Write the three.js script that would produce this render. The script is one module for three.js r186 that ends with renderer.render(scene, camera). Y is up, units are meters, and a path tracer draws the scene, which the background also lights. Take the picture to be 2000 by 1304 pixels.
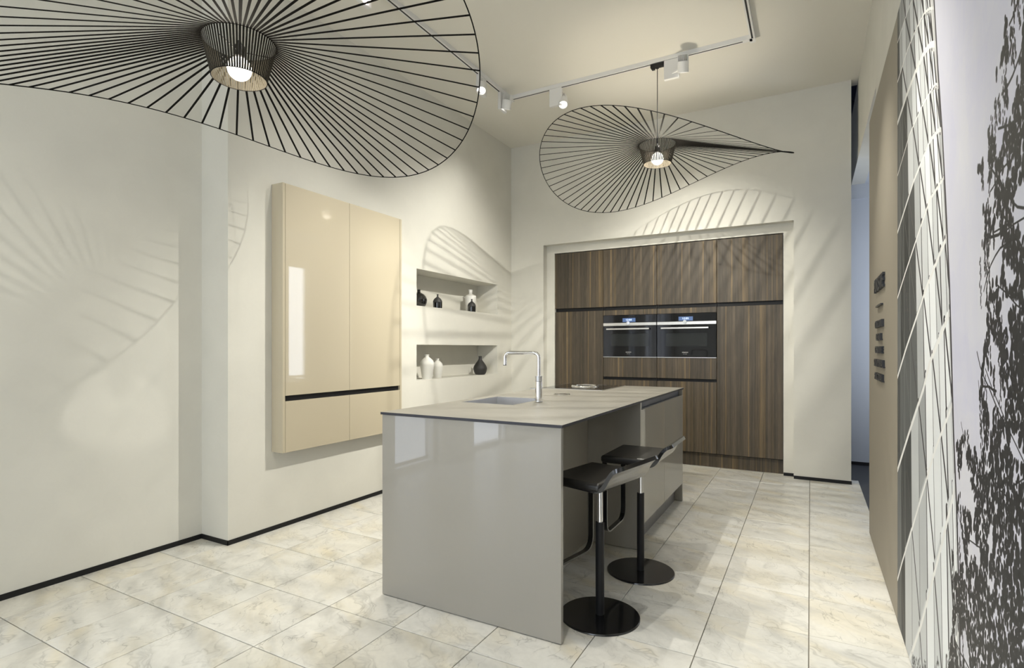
import * as THREE from 'three';
import { RoundedBoxGeometry } from 'three/addons/geometries/RoundedBoxGeometry.js';
import { mergeGeometries, toCreasedNormals } from 'three/addons/utils/BufferGeometryUtils.js';
import { TextGeometry } from 'three/addons/geometries/TextGeometry.js';
import { FontLoader } from 'three/addons/loaders/FontLoader.js';
import { RectAreaLightUniformsLib } from 'three/addons/lights/RectAreaLightUniformsLib.js';

// ---------------------------------------------------------------- camera, sky, daylight, exposure
const scene = new THREE.Scene();
const renderer = new THREE.WebGLRenderer({ antialias: true });
renderer.toneMapping = THREE.LinearToneMapping;
renderer.toneMappingExposure = 0.95;
renderer.shadowMap.enabled = true;
RectAreaLightUniformsLib.init();

const TURN = Math.atan2(583, 1061);                     // the camera looks 28.8 degrees to the left of the room's long axis
const camera = new THREE.PerspectiveCamera(2 * Math.atan(652 / 1061) * 180 / Math.PI, 2000 / 1304, 0.05, 60);
camera.position.set(0, 1.22, 0);
camera.rotation.y = TURN;
camera.setViewOffset(2000, 1304, 0, -28, 2000, 1304);   // shift lens: verticals stay vertical
camera.updateProjectionMatrix();
scene.add(camera);

const SKY = new THREE.Color(0.86, 0.94, 1.06);          // overcast daylight
scene.background = SKY;

const SPOT_COLOR = new THREE.Color(1.0, 0.965, 0.87);
const BULB_COLOR = new THREE.Color(1.0, 0.90, 0.72);
const DAY_COLOR = new THREE.Color(0.86, 0.93, 1.04);

// daylight that comes in through the openings (the panes are built further down)
function windowLight(name, w, h, pos, look, power) {
  const l = new THREE.RectAreaLight(DAY_COLOR, power, w, h);
  l.name = name; l.position.set(...pos); l.lookAt(...look); scene.add(l);
}
windowLight('daylight_doorway', 0.66, 2.36, [-3.62, 1.25, 0.22], [0, 1.25, 0.22], 3.0);
windowLight('daylight_side', 0.86, 2.40, [-3.62, 1.24, 1.68], [0, 1.24, 1.68], 5.0);
windowLight('daylight_rear', 1.5, 2.25, [-3.62, 1.32, 3.05], [0, 1.32, 3.05], 3.6);
windowLight('daylight_front', 1.9, 2.2, [-0.95, 1.65, 4.24], [-0.95, 1.65, 0], 6.0);
windowLight('daylight_corridor', 0.42, 1.86, [1.30, 1.66, -6.07], [0, 1.66, -6.07], 9.0);

// ---------------------------------------------------------------- helpers
let seed = 12345;
const rnd = () => { seed = (seed * 1664525 + 1013904223) >>> 0; return seed / 4294967296; };
const range = (a, b) => a + (b - a) * rnd();
const names = new Map();
function numbered(name) { const n = names.get(name) ?? 0; names.set(name, n + 1); return n ? name + '_' + String(n).padStart(3, '0') : name; }
function mesh(name, geo, mat, parent) {
  const m = new THREE.Mesh(geo, mat); m.name = name; m.castShadow = m.receiveShadow = true;
  if (parent) parent.add(m); return m;
}
function tag(o, label, category, group) { o.userData.label = label; o.userData.category = category; if (group) o.userData.group = group; return o; }
function thing(name, label, category, pos = [0, 0, 0], turn = 0, group) {
  const g = new THREE.Group(); g.name = numbered(name); g.position.set(...pos); g.rotation.y = turn;
  scene.add(g); return tag(g, label, category, group);
}
function struct(name, geo, mat, label) {
  const m = mesh(name, geo, mat, scene); m.userData.kind = 'structure'; if (label) m.userData.label = label; return m;
}
// uv in metres from the direction each face points
function uvMetres(g, ox = 0, oy = 0, s = 1) {
  const p = g.attributes.position, n = g.attributes.normal, uv = new Float32Array(p.count * 2);
  for (let i = 0; i < p.count; i++) {
    const ax = Math.abs(n.getX(i)), ay = Math.abs(n.getY(i)), az = Math.abs(n.getZ(i));
    let u, v;
    if (ay > ax && ay > az) { u = p.getX(i); v = p.getZ(i); } else if (ax > az) { u = p.getZ(i); v = p.getY(i); } else { u = p.getX(i); v = p.getY(i); }
    uv[2 * i] = u * s + ox; uv[2 * i + 1] = v * s + oy;
  }
  g.setAttribute('uv', new THREE.BufferAttribute(uv, 2)); return g;
}
function box(x0, x1, y0, y1, z0, z1) {
  const g = new THREE.BoxGeometry(Math.abs(x1 - x0), Math.abs(y1 - y0), Math.abs(z1 - z0));
  g.translate((x0 + x1) / 2, (y0 + y1) / 2, (z0 + z1) / 2); return uvMetres(g);
}
function chamferBox(w, h, d, c) {                                // box with flat faces and chamfered edges
  const H = [w / 2, h / 2, d / 2], pos = [], S = [-1, 1];
  const P = (s, k) => s.map((q, i) => q * (i === k ? H[i] : H[i] - c));
  const face = (pts) => {
    const v = pts.map(p => new THREE.Vector3(...p)), n = v[1].clone().sub(v[0]).cross(v[2].clone().sub(v[0])), m = v.reduce((a, b) => a.add(b), new THREE.Vector3());
    if (n.dot(m) < 0) pts.reverse();
    for (let i = 1; i < pts.length - 1; i++) pos.push(...pts[0], ...pts[i], ...pts[i + 1]);
  };
  for (let k = 0; k < 3; k++) { const a = (k + 1) % 3, b = (k + 2) % 3; for (const s of S) face([[1, 1], [1, -1], [-1, -1], [-1, 1]].map(([p, q]) => { const g = []; g[k] = s; g[a] = p; g[b] = q; return P(g, k); })); }
  for (let k = 0; k < 3; k++) { const a = (k + 1) % 3, b = (k + 2) % 3; for (const p of S) for (const q of S) { const g = (t) => { const r = []; r[k] = t; r[a] = p; r[b] = q; return r; }; face([P(g(-1), a), P(g(1), a), P(g(1), b), P(g(-1), b)]); } }
  for (const p of S) for (const q of S) for (const r of S) face([P([p, q, r], 0), P([p, q, r], 1), P([p, q, r], 2)]);
  const g = new THREE.BufferGeometry(); g.setAttribute('position', new THREE.Float32BufferAttribute(pos, 3)); g.computeVertexNormals(); return g;
}
function rbox(x0, x1, y0, y1, z0, z1, r = 0.0015) {
  const g = chamferBox(Math.abs(x1 - x0), Math.abs(y1 - y0), Math.abs(z1 - z0), r);
  g.translate((x0 + x1) / 2, (y0 + y1) / 2, (z0 + z1) / 2); return uvMetres(g);
}
function merge(list) { return mergeGeometries(list.map(g => { const q = g.index ? g.toNonIndexed() : g; if (!q.attributes.uv) uvMetres(q); return q; })); }
function cyl(r0, r1, h, seg = 32) { return new THREE.CylinderGeometry(r1, r0, h, seg); }      // bottom, top radius
// rectangle with rectangular holes, extruded
function slabWithHoles(a0, a1, b0, b1, holes, depth) {
  const s = new THREE.Shape([[a0, b0], [a1, b0], [a1, b1], [a0, b1]].map(p => new THREE.Vector2(...p)));
  for (const [c0, c1, d0, d1] of holes) s.holes.push(new THREE.Path([[c0, d0], [c0, d1], [c1, d1], [c1, d0]].map(p => new THREE.Vector2(...p))));
  return new THREE.ExtrudeGeometry(s, { depth, bevelEnabled: false });
}
const toX = (g, x) => { g.rotateY(-Math.PI / 2); g.translate(x, 0, 0); return uvMetres(g); };  // shape x becomes z, extrusion runs to -x from x
function bar(a, b, width, thick, up = new THREE.Vector3(0, 1, 0)) {                            // flat bar between two points, its width lies flat
  const A = new THREE.Vector3(...a), B = new THREE.Vector3(...b), d = B.clone().sub(A), L = d.length(); d.normalize();
  const side = new THREE.Vector3().crossVectors(d, up).normalize(), nrm = new THREE.Vector3().crossVectors(side, d);
  const g = new THREE.BoxGeometry(L, thick, width);
  g.applyMatrix4(new THREE.Matrix4().makeBasis(d, nrm, side).setPosition(A.add(B).multiplyScalar(0.5))); return g;
}

// ---------------------------------------------------------------- noise and textures
function hash(x, y, s) { let h = (x * 374761393 + y * 668265263 + s * 2147483647) | 0; h = Math.imul(h ^ (h >>> 13), 1274126177); return ((h ^ (h >>> 16)) >>> 0) / 4294967296; }
function vnoise(x, y, px, py, s) {                          // periodic value noise
  const xi = Math.floor(x), yi = Math.floor(y), fx = x - xi, fy = y - yi, u = fx * fx * (3 - 2 * fx), v = fy * fy * (3 - 2 * fy);
  const a = ((xi % px) + px) % px, b = ((yi % py) + py) % py, a1 = (a + 1) % px, b1 = (b + 1) % py;
  return (hash(a, b, s) * (1 - u) + hash(a1, b, s) * u) * (1 - v) + (hash(a, b1, s) * (1 - u) + hash(a1, b1, s) * u) * v;
}
function fbm(x, y, px, py, s, oct) { let t = 0, a = 0.5, n = 0; for (let o = 0; o < oct; o++) { t += a * vnoise(x, y, px, py, s + o); n += a; x *= 2; y *= 2; px *= 2; py *= 2; a *= 0.5; } return t / n; }
function tex(w, h, fn, srgb = true) {
  const d = new Uint8Array(w * h * 4);
  for (let j = 0; j < h; j++) for (let i = 0; i < w; i++) { const c = fn(i / w, j / h), k = (j * w + i) * 4; d[k] = c[0]; d[k + 1] = c[1]; d[k + 2] = c[2]; d[k + 3] = 255; }
  const t = new THREE.DataTexture(d, w, h); t.magFilter = THREE.LinearFilter; t.minFilter = THREE.LinearMipmapLinearFilter; t.generateMipmaps = true;
  t.wrapS = t.wrapT = THREE.RepeatWrapping; if (srgb) t.colorSpace = THREE.SRGBColorSpace; t.needsUpdate = true; return t;
}
const clamp = (v) => Math.max(0, Math.min(255, v));
// marble, one texture spans 1.6 m
const marble = tex(1024, 1024, (u, v) => {
  const wx = fbm(u * 7, v * 7, 7, 7, 1, 4) - 0.5, wy = fbm(u * 7, v * 7, 7, 7, 9, 4) - 0.5;
  const streak = fbm((2 * u + v) * 3 + wx, (u - 2 * v) * 9 + wy * 3, 3, 9, 21, 6);
  const ridge = 1 - Math.abs(2 * fbm((2 * u + v) * 3 + wx * 1.2, (u - 2 * v) * 8 + wy * 3.5, 3, 8, 33, 5) - 1);
  const ridge2 = 1 - Math.abs(2 * fbm((u + 3 * v) * 4 + wy, (3 * u - v) * 9 + wx * 4, 4, 9, 57, 5) - 1);
  const mask = fbm(u * 6, v * 6, 6, 6, 40, 3), warm = fbm((2 * u + v) * 2 + wx, (u - 2 * v) * 5, 2, 5, 60, 4);
  const vein = Math.pow(ridge, 26) * Math.max(0, mask - 0.36) * 3, fine = Math.pow(ridge2, 60) * Math.max(0, 0.66 - mask) * 2.4;
  const k = 244 - Math.max(0, streak - 0.47) * 66 - vein * 34 - fine * 50 + (fbm(u * 110, v * 110, 110, 110, 80, 2) - 0.5) * 9;
  const w = Math.max(0, warm - 0.48) * 58;
  return [clamp(k), clamp(k - 1 - w * 0.28), clamp(k - 6 - w * 0.9)];
});
// grey-brown wood with upright streaks, one texture spans 1.2 x 2.4 m
const wood = tex(1024, 1024, (u, v) => {
  const wob = (fbm(u * 6, v * 3, 6, 3, 3, 3) - 0.5) * 0.012;
  const x = u + wob;
  const band = fbm(x * 42, v * 1, 42, 1, 11, 2), band2 = fbm(x * 110, v * 2, 110, 2, 13, 2), grain = fbm(x * 420, v * 8, 420, 8, 17, 2);
  const line = Math.pow(fbm(x * 56, v * 1, 56, 1, 27, 1), 7) * 2.6;
  const pores = fbm(u * 300, v * 40, 300, 40, 51, 2);
  const k = 84 + (band - 0.5) * 30 + (band2 - 0.5) * 26 + (grain - 0.5) * 30 + (pores - 0.5) * 18;
  return [clamp(k * 1.08 + line * 20), clamp(k * 0.96 + line * 15), clamp(k * 0.78 + line * 6)];
});
wood.repeat.set(1 / 1.2, 1 / 2.4);
const plaster = tex(512, 512, (u, v) => { const k = 128 + (fbm(u * 90, v * 90, 90, 90, 5, 3) - 0.5) * 120; return [k, k, k]; }, false);
const plasterTone = tex(512, 512, (u, v) => { const k = 250 + (fbm(u * 5, v * 5, 5, 5, 71, 4) - 0.5) * 10; return [clamp(k), clamp(k), clamp(k)]; });
const dusty = tex(512, 512, (u, v) => { const k = 236 + (fbm(u * 6, v * 6, 6, 6, 91, 5) - 0.5) * 34; return [clamp(k), clamp(k - 1), clamp(k - 3)]; });
dusty.repeat.set(1.2, 1.2);

// ---------------------------------------------------------------- materials
const std = (rgb, roughness, extra = {}) => { const m = new THREE.MeshStandardMaterial({ roughness, ...extra }); m.color.setRGB(...rgb); return m; };
const phys = (rgb, roughness, extra = {}) => { const m = new THREE.MeshPhysicalMaterial({ roughness, ...extra }); m.color.setRGB(...rgb); return m; };
const M = {
  wall: std([0.73, 0.715, 0.65], 0.85, { bumpMap: plaster, bumpScale: 0.0004, map: plasterTone }),
  ceiling: std([0.78, 0.755, 0.68], 0.9),
  black: phys([0.010, 0.010, 0.011], 0.5, { specularIntensity: 0.6 }),
  blackGloss: phys([0.006, 0.006, 0.007], 0.18, { clearcoat: 0.6, clearcoatRoughness: 0.08 }),
  grout: std([0.36, 0.33, 0.28], 0.9),
  lacquer: phys([0.315, 0.295, 0.255], 0.5, { clearcoat: 1, clearcoatRoughness: 0.025 }),
  sand: phys([0.52, 0.46, 0.34], 0.5, { clearcoat: 1, clearcoatRoughness: 0.025 }),
  channel: std([0.09, 0.085, 0.08], 0.4, { metalness: 0.6 }),
  channelBlue: std([0.16, 0.17, 0.20], 0.35, { metalness: 0.7 }),
  plinthMetal: std([0.26, 0.255, 0.25], 0.4, { metalness: 0.5 }),
  wood: std([0.66, 0.65, 0.64], 0.5, { map: wood }),
  top: std([0.34, 0.325, 0.285], 0.42, { map: dusty }),
  topEdge: std([0.018, 0.018, 0.026], 0.4),
  lid: std([0.36, 0.35, 0.32], 0.25, { metalness: 1 }),
  steel: std([0.62, 0.61, 0.58], 0.28, { metalness: 1 }),
  brushed: std([0.66, 0.66, 0.67], 0.42, { metalness: 1 }),
  chrome: std([0.86, 0.86, 0.87], 0.06, { metalness: 1 }),
  glassBlack: phys([0.004, 0.004, 0.005], 0.05, { specularIntensity: 0.7 }),
  ovenWindow: phys([0.014, 0.016, 0.016], 0.08, { specularIntensity: 0.7 }),
  display: std([0.02, 0.03, 0.05], 0.3, { emissive: new THREE.Color(0.10, 0.19, 0.42), emissiveIntensity: 0.8 }),
  displayText: std([0.6, 0.7, 0.9], 0.4, { emissive: new THREE.Color(0.45, 0.6, 0.95), emissiveIntensity: 0.8 }),
  print: std([0.42, 0.42, 0.42], 0.5),
  white: std([0.78, 0.775, 0.76], 0.45),
  slot: std([0.02, 0.02, 0.02], 0.6),
  lens: std([0.9, 0.88, 0.8], 0.3, { emissive: new THREE.Color(1.0, 0.97, 0.88), emissiveIntensity: 4 }),
  bulb: std([0.95, 0.93, 0.88], 0.3, { emissive: new THREE.Color(1.0, 0.95, 0.84), emissiveIntensity: 5 }),
  ribbon: phys([0.007, 0.0062, 0.0055], 0.7, { specularIntensity: 0.12 }),
  ribbonCrown: phys([0.028, 0.025, 0.019], 0.7, { specularIntensity: 0.2 }),
  taupe: std([0.285, 0.255, 0.20], 0.55),
  lettering: std([0.008, 0.008, 0.009], 0.4),
  corridor: std([0.60, 0.63, 0.68], 0.8),
  slate: std([0.045, 0.048, 0.055], 0.5),
  voidWall: std([0.12, 0.14, 0.21], 0.8),
  vaseBlackGloss: phys([0.006, 0.006, 0.006], 0.1, { clearcoat: 1, clearcoatRoughness: 0.03 }),
  vaseMatte: std([0.032, 0.031, 0.03], 0.55),
  vaseWhite: std([0.80, 0.79, 0.75], 0.6),
  leather: phys([0.010, 0.009, 0.008], 0.38, { clearcoat: 0.25, clearcoatRoughness: 0.25 }),
  frame: std([0.5, 0.5, 0.5], 0.5),
};
M.pane = phys([0.97, 0.98, 1.0], 0.0, { transmission: 1, thickness: 0 });
const tileMats = [[1, 0.99, 0.965], [0.97, 0.965, 0.945], [0.985, 0.965, 0.915], [0.92, 0.90, 0.84]].map(c => std(c.map(v => v * 0.80), 0.30, { map: marble }));

// ---------------------------------------------------------------- room shell
const XL = -3.16, XLF = -3.43, XP = 0.338, XB = 0.375, ZB = -5.73, ZF = -5.825, ZD = -5.835, YC = 3.625, ZFRONT = 4.1;
const NZ0 = -5.40, NZ1 = -3.937, NICHES = [[1.612, 1.951], [0.925, 1.254]];

// floor: slab and marble tiles
{
  const floor = struct('floor', box(-3.9, XB, -0.12, -0.010, -5.95, ZFRONT + 0.2), M.grout, 'pale marble tiled floor');
  const sx = 0.3985, sz = 0.3978, gap = 0.0018, variants = [];
  for (let k = 0; k < 20; k++) variants.push([range(0, 1), range(0, 1), rnd() < 0.5]);
  const proto = new Map();
  for (let i = -9; i <= 0; i++) for (let j = -12; j <= 13; j++) {
    const x0 = Math.max(-3.60, -0.006 + i * sx), x1 = Math.min(XP + 0.05, -0.006 + (i + 1) * sx), z0 = Math.max(-5.93, -1.44 + j * sz), z1 = Math.min(ZFRONT, -1.44 + (j + 1) * sz);
    if (x1 - x0 < 0.03 || z1 - z0 < 0.03) continue;
    const k = Math.floor(rnd() * 20), key = k + '_' + (x1 - x0).toFixed(3) + '_' + (z1 - z0).toFixed(3);
    if (!proto.has(key)) {
      const w = x1 - x0 - 2 * gap, d = z1 - z0 - 2 * gap, g = chamferBox(w, 0.01, d, 0.0012);
      const p = g.attributes.position, uv = new Float32Array(p.count * 2), [ou, ov, flip] = variants[k];
      for (let q = 0; q < p.count; q++) { const a = p.getX(q) / 1.6, b = p.getZ(q) / 1.6; uv[2 * q] = ou + (flip ? -a : a); uv[2 * q + 1] = ov + (flip ? -b : b); }
      g.setAttribute('uv', new THREE.BufferAttribute(uv, 2)); proto.set(key, g);
    }
    const q = rnd(), t = mesh('tile', proto.get(key), tileMats[q < 0.45 ? 0 : q < 0.72 ? 1 : q < 0.92 ? 2 : 3], floor);
    t.position.set((x0 + x1) / 2, -0.005 + (rnd() - 0.5) * 0.0004, (z0 + z1) / 2);
  }
}
struct('ceiling', box(-3.9, XB, YC, YC + 0.15, ZB - 0.14, ZFRONT + 0.2), M.ceiling, 'cream plastered ceiling');

// left wall with two shelf niches; its near end steps forward from the front part of the wall
{
  const holes = NICHES.map(([y0, y1]) => [NZ0, NZ1, y0, y1]);
  const front = toX(slabWithHoles(ZB, -2.1, 0, YC, holes, 0.27), XL);
  const back = box(XL - 0.42, XL - 0.27, 0, YC, ZB - 0.14, -2.1);
  struct('wall_left', merge([front, back]), M.wall, 'off-white wall with two recessed shelf niches');
  const piers = [box(XLF - 0.15, XLF, 0, YC, -2.1, -0.15), box(XLF - 0.15, XLF, 2.5, YC, -0.15, 0.59), box(XLF - 0.15, XLF, 0, YC, 0.59, 1.22),
    box(XLF - 0.15, XLF, 2.5, YC, 1.22, 3.85), box(XLF - 0.15, XLF, 0, 2.5, 2.14, 2.26), box(XLF - 0.15, XLF, 0, 0.12, 2.26, 3.85), box(XLF - 0.15, XLF, 0, YC, 3.85, ZFRONT + 0.15)];
  struct('wall_left_front', merge(piers), M.wall, 'pale grey wall at the left of the room');
  struct('wall_front', merge([box(-3.58, -1.95, 0, YC, ZFRONT, ZFRONT + 0.15), box(0.05, XB + 0.12, 0, YC, ZFRONT, ZFRONT + 0.15), box(-1.95, 0.05, 0, 0.5, ZFRONT, ZFRONT + 0.15), box(-1.95, 0.05, 2.8, YC, ZFRONT, ZFRONT + 0.15)]), M.wall, 'wall with the shop window');
}
// back wall: opening, shallow reveal, lining round the cupboards
{
  const s = new THREE.Shape([[XL - 0.4, 0], [-2.73, 0], [-2.73, 2.42], [-0.138, 2.42], [-0.138, 0], [0.32, 0], [0.32, YC], [XL - 0.4, YC]].map(p => new THREE.Vector2(...p)));
  const a = new THREE.ExtrudeGeometry(s, { depth: 0.095, bevelEnabled: false }); a.translate(0, 0, ZF);
  const s2 = new THREE.Shape([[XL - 0.4, 0], [-2.630, 0], [-2.630, 2.330], [-0.228, 2.330], [-0.228, 0], [0.32, 0], [0.32, YC], [XL - 0.4, YC]].map(p => new THREE.Vector2(...p)));
  const b = new THREE.ExtrudeGeometry(s2, { depth: 0.06, bevelEnabled: false }); b.translate(0, 0, ZF - 0.06);
  struct('wall_back', merge([uvMetres(a), uvMetres(b)]), M.wall, 'off-white back wall framing the dark cupboards');
}
// right wall: stands behind the panels, bulkhead over the passage
{
  const s = new THREE.Shape([[-4.25, 0], [ZFRONT, 0], [ZFRONT, YC], [-6.95, YC], [-6.95, 2.93], [-4.25, 2.93]].map(p => new THREE.Vector2(...p)));
  const g = new THREE.ExtrudeGeometry(s, { depth: 0.12, bevelEnabled: false });
  struct('wall_right', toX(g, XB + 0.12), M.wall, 'cream bulkhead wall above the passage');
}
// side passage and the closed void behind the back wall
struct('floor_passage', box(-3.6, 1.35, -0.12, -0.002, -6.92, -5.955), M.slate, 'dark slate floor of the passage');
struct('floor_passage_001', box(XB, 1.35, -0.12, -0.002, -5.955, -2.6), M.slate, 'dark slate floor of the passage');
struct('wall_passage_end', box(-3.6, 1.35, 0, 2.93, -6.89, -6.75), M.corridor, 'blue-grey end wall of the passage');
struct('wall_passage_near', box(XB + 0.12, 1.35, 0, 2.93, -2.72, -2.6), M.corridor, 'near end of the passage');
struct('trim_1', box(XB - 0.06, 1.2, 2.78, 2.93, -6.75, -6.70), M.corridor, 'blue-white beam over the passage end wall');
struct('wall_passage_right', merge([box(1.2, 1.35, 0, 2.93, -5.86, -2.6), box(1.2, 1.35, 0, 2.93, -6.89, -6.28), box(1.2, 1.35, 0, 0.73, -6.28, -5.86), box(1.2, 1.35, 2.59, 2.93, -6.28, -5.86)]), M.corridor, 'passage wall with a narrow window');
struct('ceiling_passage', box(XB + 0.12, 1.35, 2.93, 3.05, -6.89, -2.6), M.corridor, 'pale ceiling of the passage');
struct('wall_void', merge([box(-3.7, XB + 0.2, 2.93, 4.0, -7.30, -7.20), box(-3.7, -3.6, 2.93, 4.0, -7.20, -5.89), box(-3.7, XB + 0.2, 4.0, 4.1, -7.30, -5.73), box(XB + 0.12, XB + 0.2, 3.05, 4.0, -7.20, -5.73), box(-3.7, XB + 0.2, 2.88, 2.93, -7.20, -6.89), box(-3.7, XB + 0.2, YC + 0.15, 4.0, -5.88, -5.73)]), M.voidWall, 'dark blue wall of the space above the passage');

// black skirting
const skirt = (n, g) => struct('baseboard_' + n, g, M.black, 'thin black skirting strip');
skirt('left', box(XL, XL + 0.004, 0, 0.030, ZB, -2.096));
skirt('left_return', box(XLF, XL + 0.004, 0, 0.030, -2.1, -2.096));
skirt('left_front', box(XLF, XLF + 0.004, 0, 0.030, -2.096, -0.15));
skirt('back_left', box(XL, -2.73, 0, 0.03, ZB, ZB + 0.004));
skirt('back_right', box(-0.138, 0.324, 0, 0.03, ZB, ZB + 0.004));
skirt('back_lining', box(-0.227, -0.138, 0, 0.03, ZF, ZF + 0.004));
skirt('passage', box(0.25, 1.2, 0, 0.03, -6.75, -6.745));

// windows (frames and panes); they stand behind the camera and in the passage
function windowUnit(n, axis, at, a0, a1, y0, y1, bars) {
  const f = 0.05, list = [], w = 0.06;
  const put = (p0, p1, q0, q1) => axis === 'x' ? box(at - w / 2, at + w / 2, q0, q1, p0, p1) : box(p0, p1, q0, q1, at - w / 2, at + w / 2);
  const frame = struct('window_' + n, merge([put(a0, a1, y0, y0 + f), put(a0, a1, y1 - f, y1), put(a0, a0 + f, y0 + f, y1 - f), put(a1 - f, a1, y0 + f, y1 - f), ...bars.map(b => put(b - 0.025, b + 0.025, y0 + f, y1 - f))]), M.white, 'white window frame');
  const edges = [a0 + f, ...bars.flatMap(b => [b - 0.025, b + 0.025]), a1 - f];
  for (let i = 0; i < edges.length; i += 2) {
    const g = new THREE.PlaneGeometry(edges[i + 1] - edges[i], y1 - y0 - 2 * f);
    if (axis === 'x') g.rotateY(Math.PI / 2);
    const m = (edges[i] + edges[i + 1]) / 2, yy = (y0 + y1) / 2;
    g.translate(axis === 'x' ? at : m, yy, axis === 'x' ? m : at); mesh('pane', g, M.pane, frame);
  }
}
windowUnit(1, 'x', -3.54, -0.15, 0.59, 0.0, 2.5, []);
windowUnit(2, 'x', -3.54, 1.22, 2.14, 0.0, 2.5, []);
windowUnit(5, 'x', -3.54, 2.26, 3.85, 0.12, 2.5, [3.05]);
windowUnit(3, 'z', ZFRONT + 0.08, -1.95, 0.05, 0.5, 2.8, [-0.95]);
windowUnit(4, 'x', 1.26, -6.28, -5.86, 0.73, 2.59, []);

// ---------------------------------------------------------------- tall cupboards in the back wall
const CX = [-2.627, -2.039, -1.439, -0.834, -0.231];
const woodUV = () => [range(0, 1), range(0, 1)];
function front(name, x0, x1, y0, y1, parent, mat = M.wood, z = ZD) {           // a wooden front, grain upright
  const g = rbox(x0, x1, y0, y1, z - 0.02, z, 0.0015), [a, b] = woodUV(); uvMetres(g, a, b);
  return mesh(name, g, mat, parent);
}
const cupLabels = ['dark wood tall cupboard at the left end of the cupboard wall', 'dark wood oven cupboard with the left oven, beside the left cupboard', 'dark wood oven cupboard with the right oven', 'dark wood tall cupboard with one long door at the right end'];
for (let c = 0; c < 4; c++) {
  const x0 = CX[c] + 0.002, x1 = CX[c + 1] - 0.002, cup = thing('tall_cupboard', cupLabels[c], 'cupboard', [0, 0, 0], 0, 'tall dark wood cupboards');
  const oven = c === 1 || c === 2;
  // carcass: sides, top, back, so that the fronts and the ovens sit in it
  const cb = [box(x0, x0 + 0.016, 0.14, 2.32, -6.40, ZD - 0.021), box(x1 - 0.016, x1, 0.14, 2.32, -6.40, ZD - 0.021), box(x0, x1, 2.304, 2.32, -6.40, ZD - 0.021), box(x0, x1, 0.14, 2.32, -6.42, -6.40), box(x0, x1, 0.14, 0.156, -6.40, ZD - 0.021)];
  if (oven) cb.push(box(x0, x1, 1.10, 1.116, -6.40, ZD - 0.021), box(x0, x1, 1.592, 1.608, -6.40, ZD - 0.021));
  mesh('carcass', merge(cb), M.black, cup);
  front('door', x0, x1, 1.683, 2.322, cup);
  mesh('grip_channel', box(x0, x1, 1.62, 1.70, ZD - 0.045, ZD - 0.03), M.black, cup);
  if (!oven) front('door', x0, x1, 0.148, 1.643, cup);
  else {
    front('filler_strip', x0, x1, 1.587, 1.643, cup);
    front('drawer_front', x0, x1, 0.904, 1.119, cup);
    mesh('grip_channel', box(x0, x1, 0.86, 0.92, ZD - 0.045, ZD - 0.03), M.black, cup);
    front('door', x0, x1, 0.148, 0.873, cup);
  }
}
{ const g = rbox(CX[0], CX[4], 0, 0.142, -5.92, -5.89, 0.001); uvMetres(g, 0.3, 0.1);
  tag(mesh('cupboard_plinth', g, M.wood, scene), 'dark wood plinth running under the tall cupboards', 'plinth'); }

// ---------------------------------------------------------------- ovens
const bold = await new FontLoader().loadAsync('fonts/droid/droid_sans_bold.typeface.json');
const plain = await new FontLoader().loadAsync('fonts/droid/droid_sans_regular.typeface.json');
function text(str, size, depth, font = bold) { const g = new TextGeometry(str, { font, size, depth, curveSegments: 4 }); g.computeBoundingBox(); const b = g.boundingBox; g.translate(-(b.min.x + b.max.x) / 2, -(b.min.y + b.max.y) / 2, 0); return g; }
function oven(x0, x1, label, clock) {
  const W = x1 - x0, o = thing('built_in_oven', label, 'oven', [x0, 1.122, ZD], 0, 'built-in ovens'), H = 0.463;
  const at = (y) => y - 1.122;
  mesh('housing', box(0.012, W - 0.012, 0.004, H - 0.004, -0.45, -0.012), M.black, o);
  mesh('control_panel', rbox(0.002, W - 0.002, at(1.502), H, -0.012, 0.004, 0.001), M.glassBlack, o);
  mesh('trim_strip', rbox(0.002, W - 0.002, at(1.468), at(1.5015), -0.012, 0.008, 0.002), M.steel, o);
  const door = mesh('door', rbox(0.002, W - 0.002, 0.006, at(1.466), -0.012, 0.006, 0.001), M.glassBlack, o);
  mesh('door_window', rbox(W * 0.155, W * 0.85, at(1.243), at(1.380), 0.005, 0.0066, 0.0005), M.ovenWindow, door);
  mesh('handle', merge([rbox(W * 0.08, W * 0.88, at(1.424), at(1.441), 0.030, 0.044, 0.002), box(W * 0.10, W * 0.12, at(1.427), at(1.438), 0.005, 0.032), box(W * 0.84, W * 0.86, at(1.427), at(1.438), 0.005, 0.032)]), M.steel, door);
  mesh('bottom_trim', box(0.002, W - 0.002, 0, 0.005, -0.012, 0.006), M.brushed, o);
  const disp = mesh('display', box(W * 0.375, W * 0.615, at(1.509), at(1.551), 0.003, 0.0046), M.display, o);
  const ck = text(clock, 0.020, 0.0006); ck.translate(W * 0.49, at(1.532), 0.0046); mesh('digits', ck, M.displayText, disp);
  const kg = cyl(0.020, 0.018, 0.024, 32); kg.rotateX(Math.PI / 2); kg.translate(W * 0.485, at(1.497), 0.016); mesh('knob', kg, M.chrome, o);
  const lg = text('SIEMENS', 0.0105, 0.0006); lg.translate(W * 0.485, at(1.178), 0.006); mesh('lettering', lg, M.print, door);
  const l2 = text('activeLight', 0.006, 0.0006, plain); l2.translate(W * 0.485, at(1.161), 0.006); mesh('lettering', l2, M.print, door);
}
oven(CX[1] + 0.0015, CX[2] - 0.0015, 'black glass built-in oven with steel handle, left of the pair', '12:04');
oven(CX[2] + 0.0015, CX[3] - 0.0015, 'black glass built-in oven with steel handle, right of the pair', '12:05');

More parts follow.
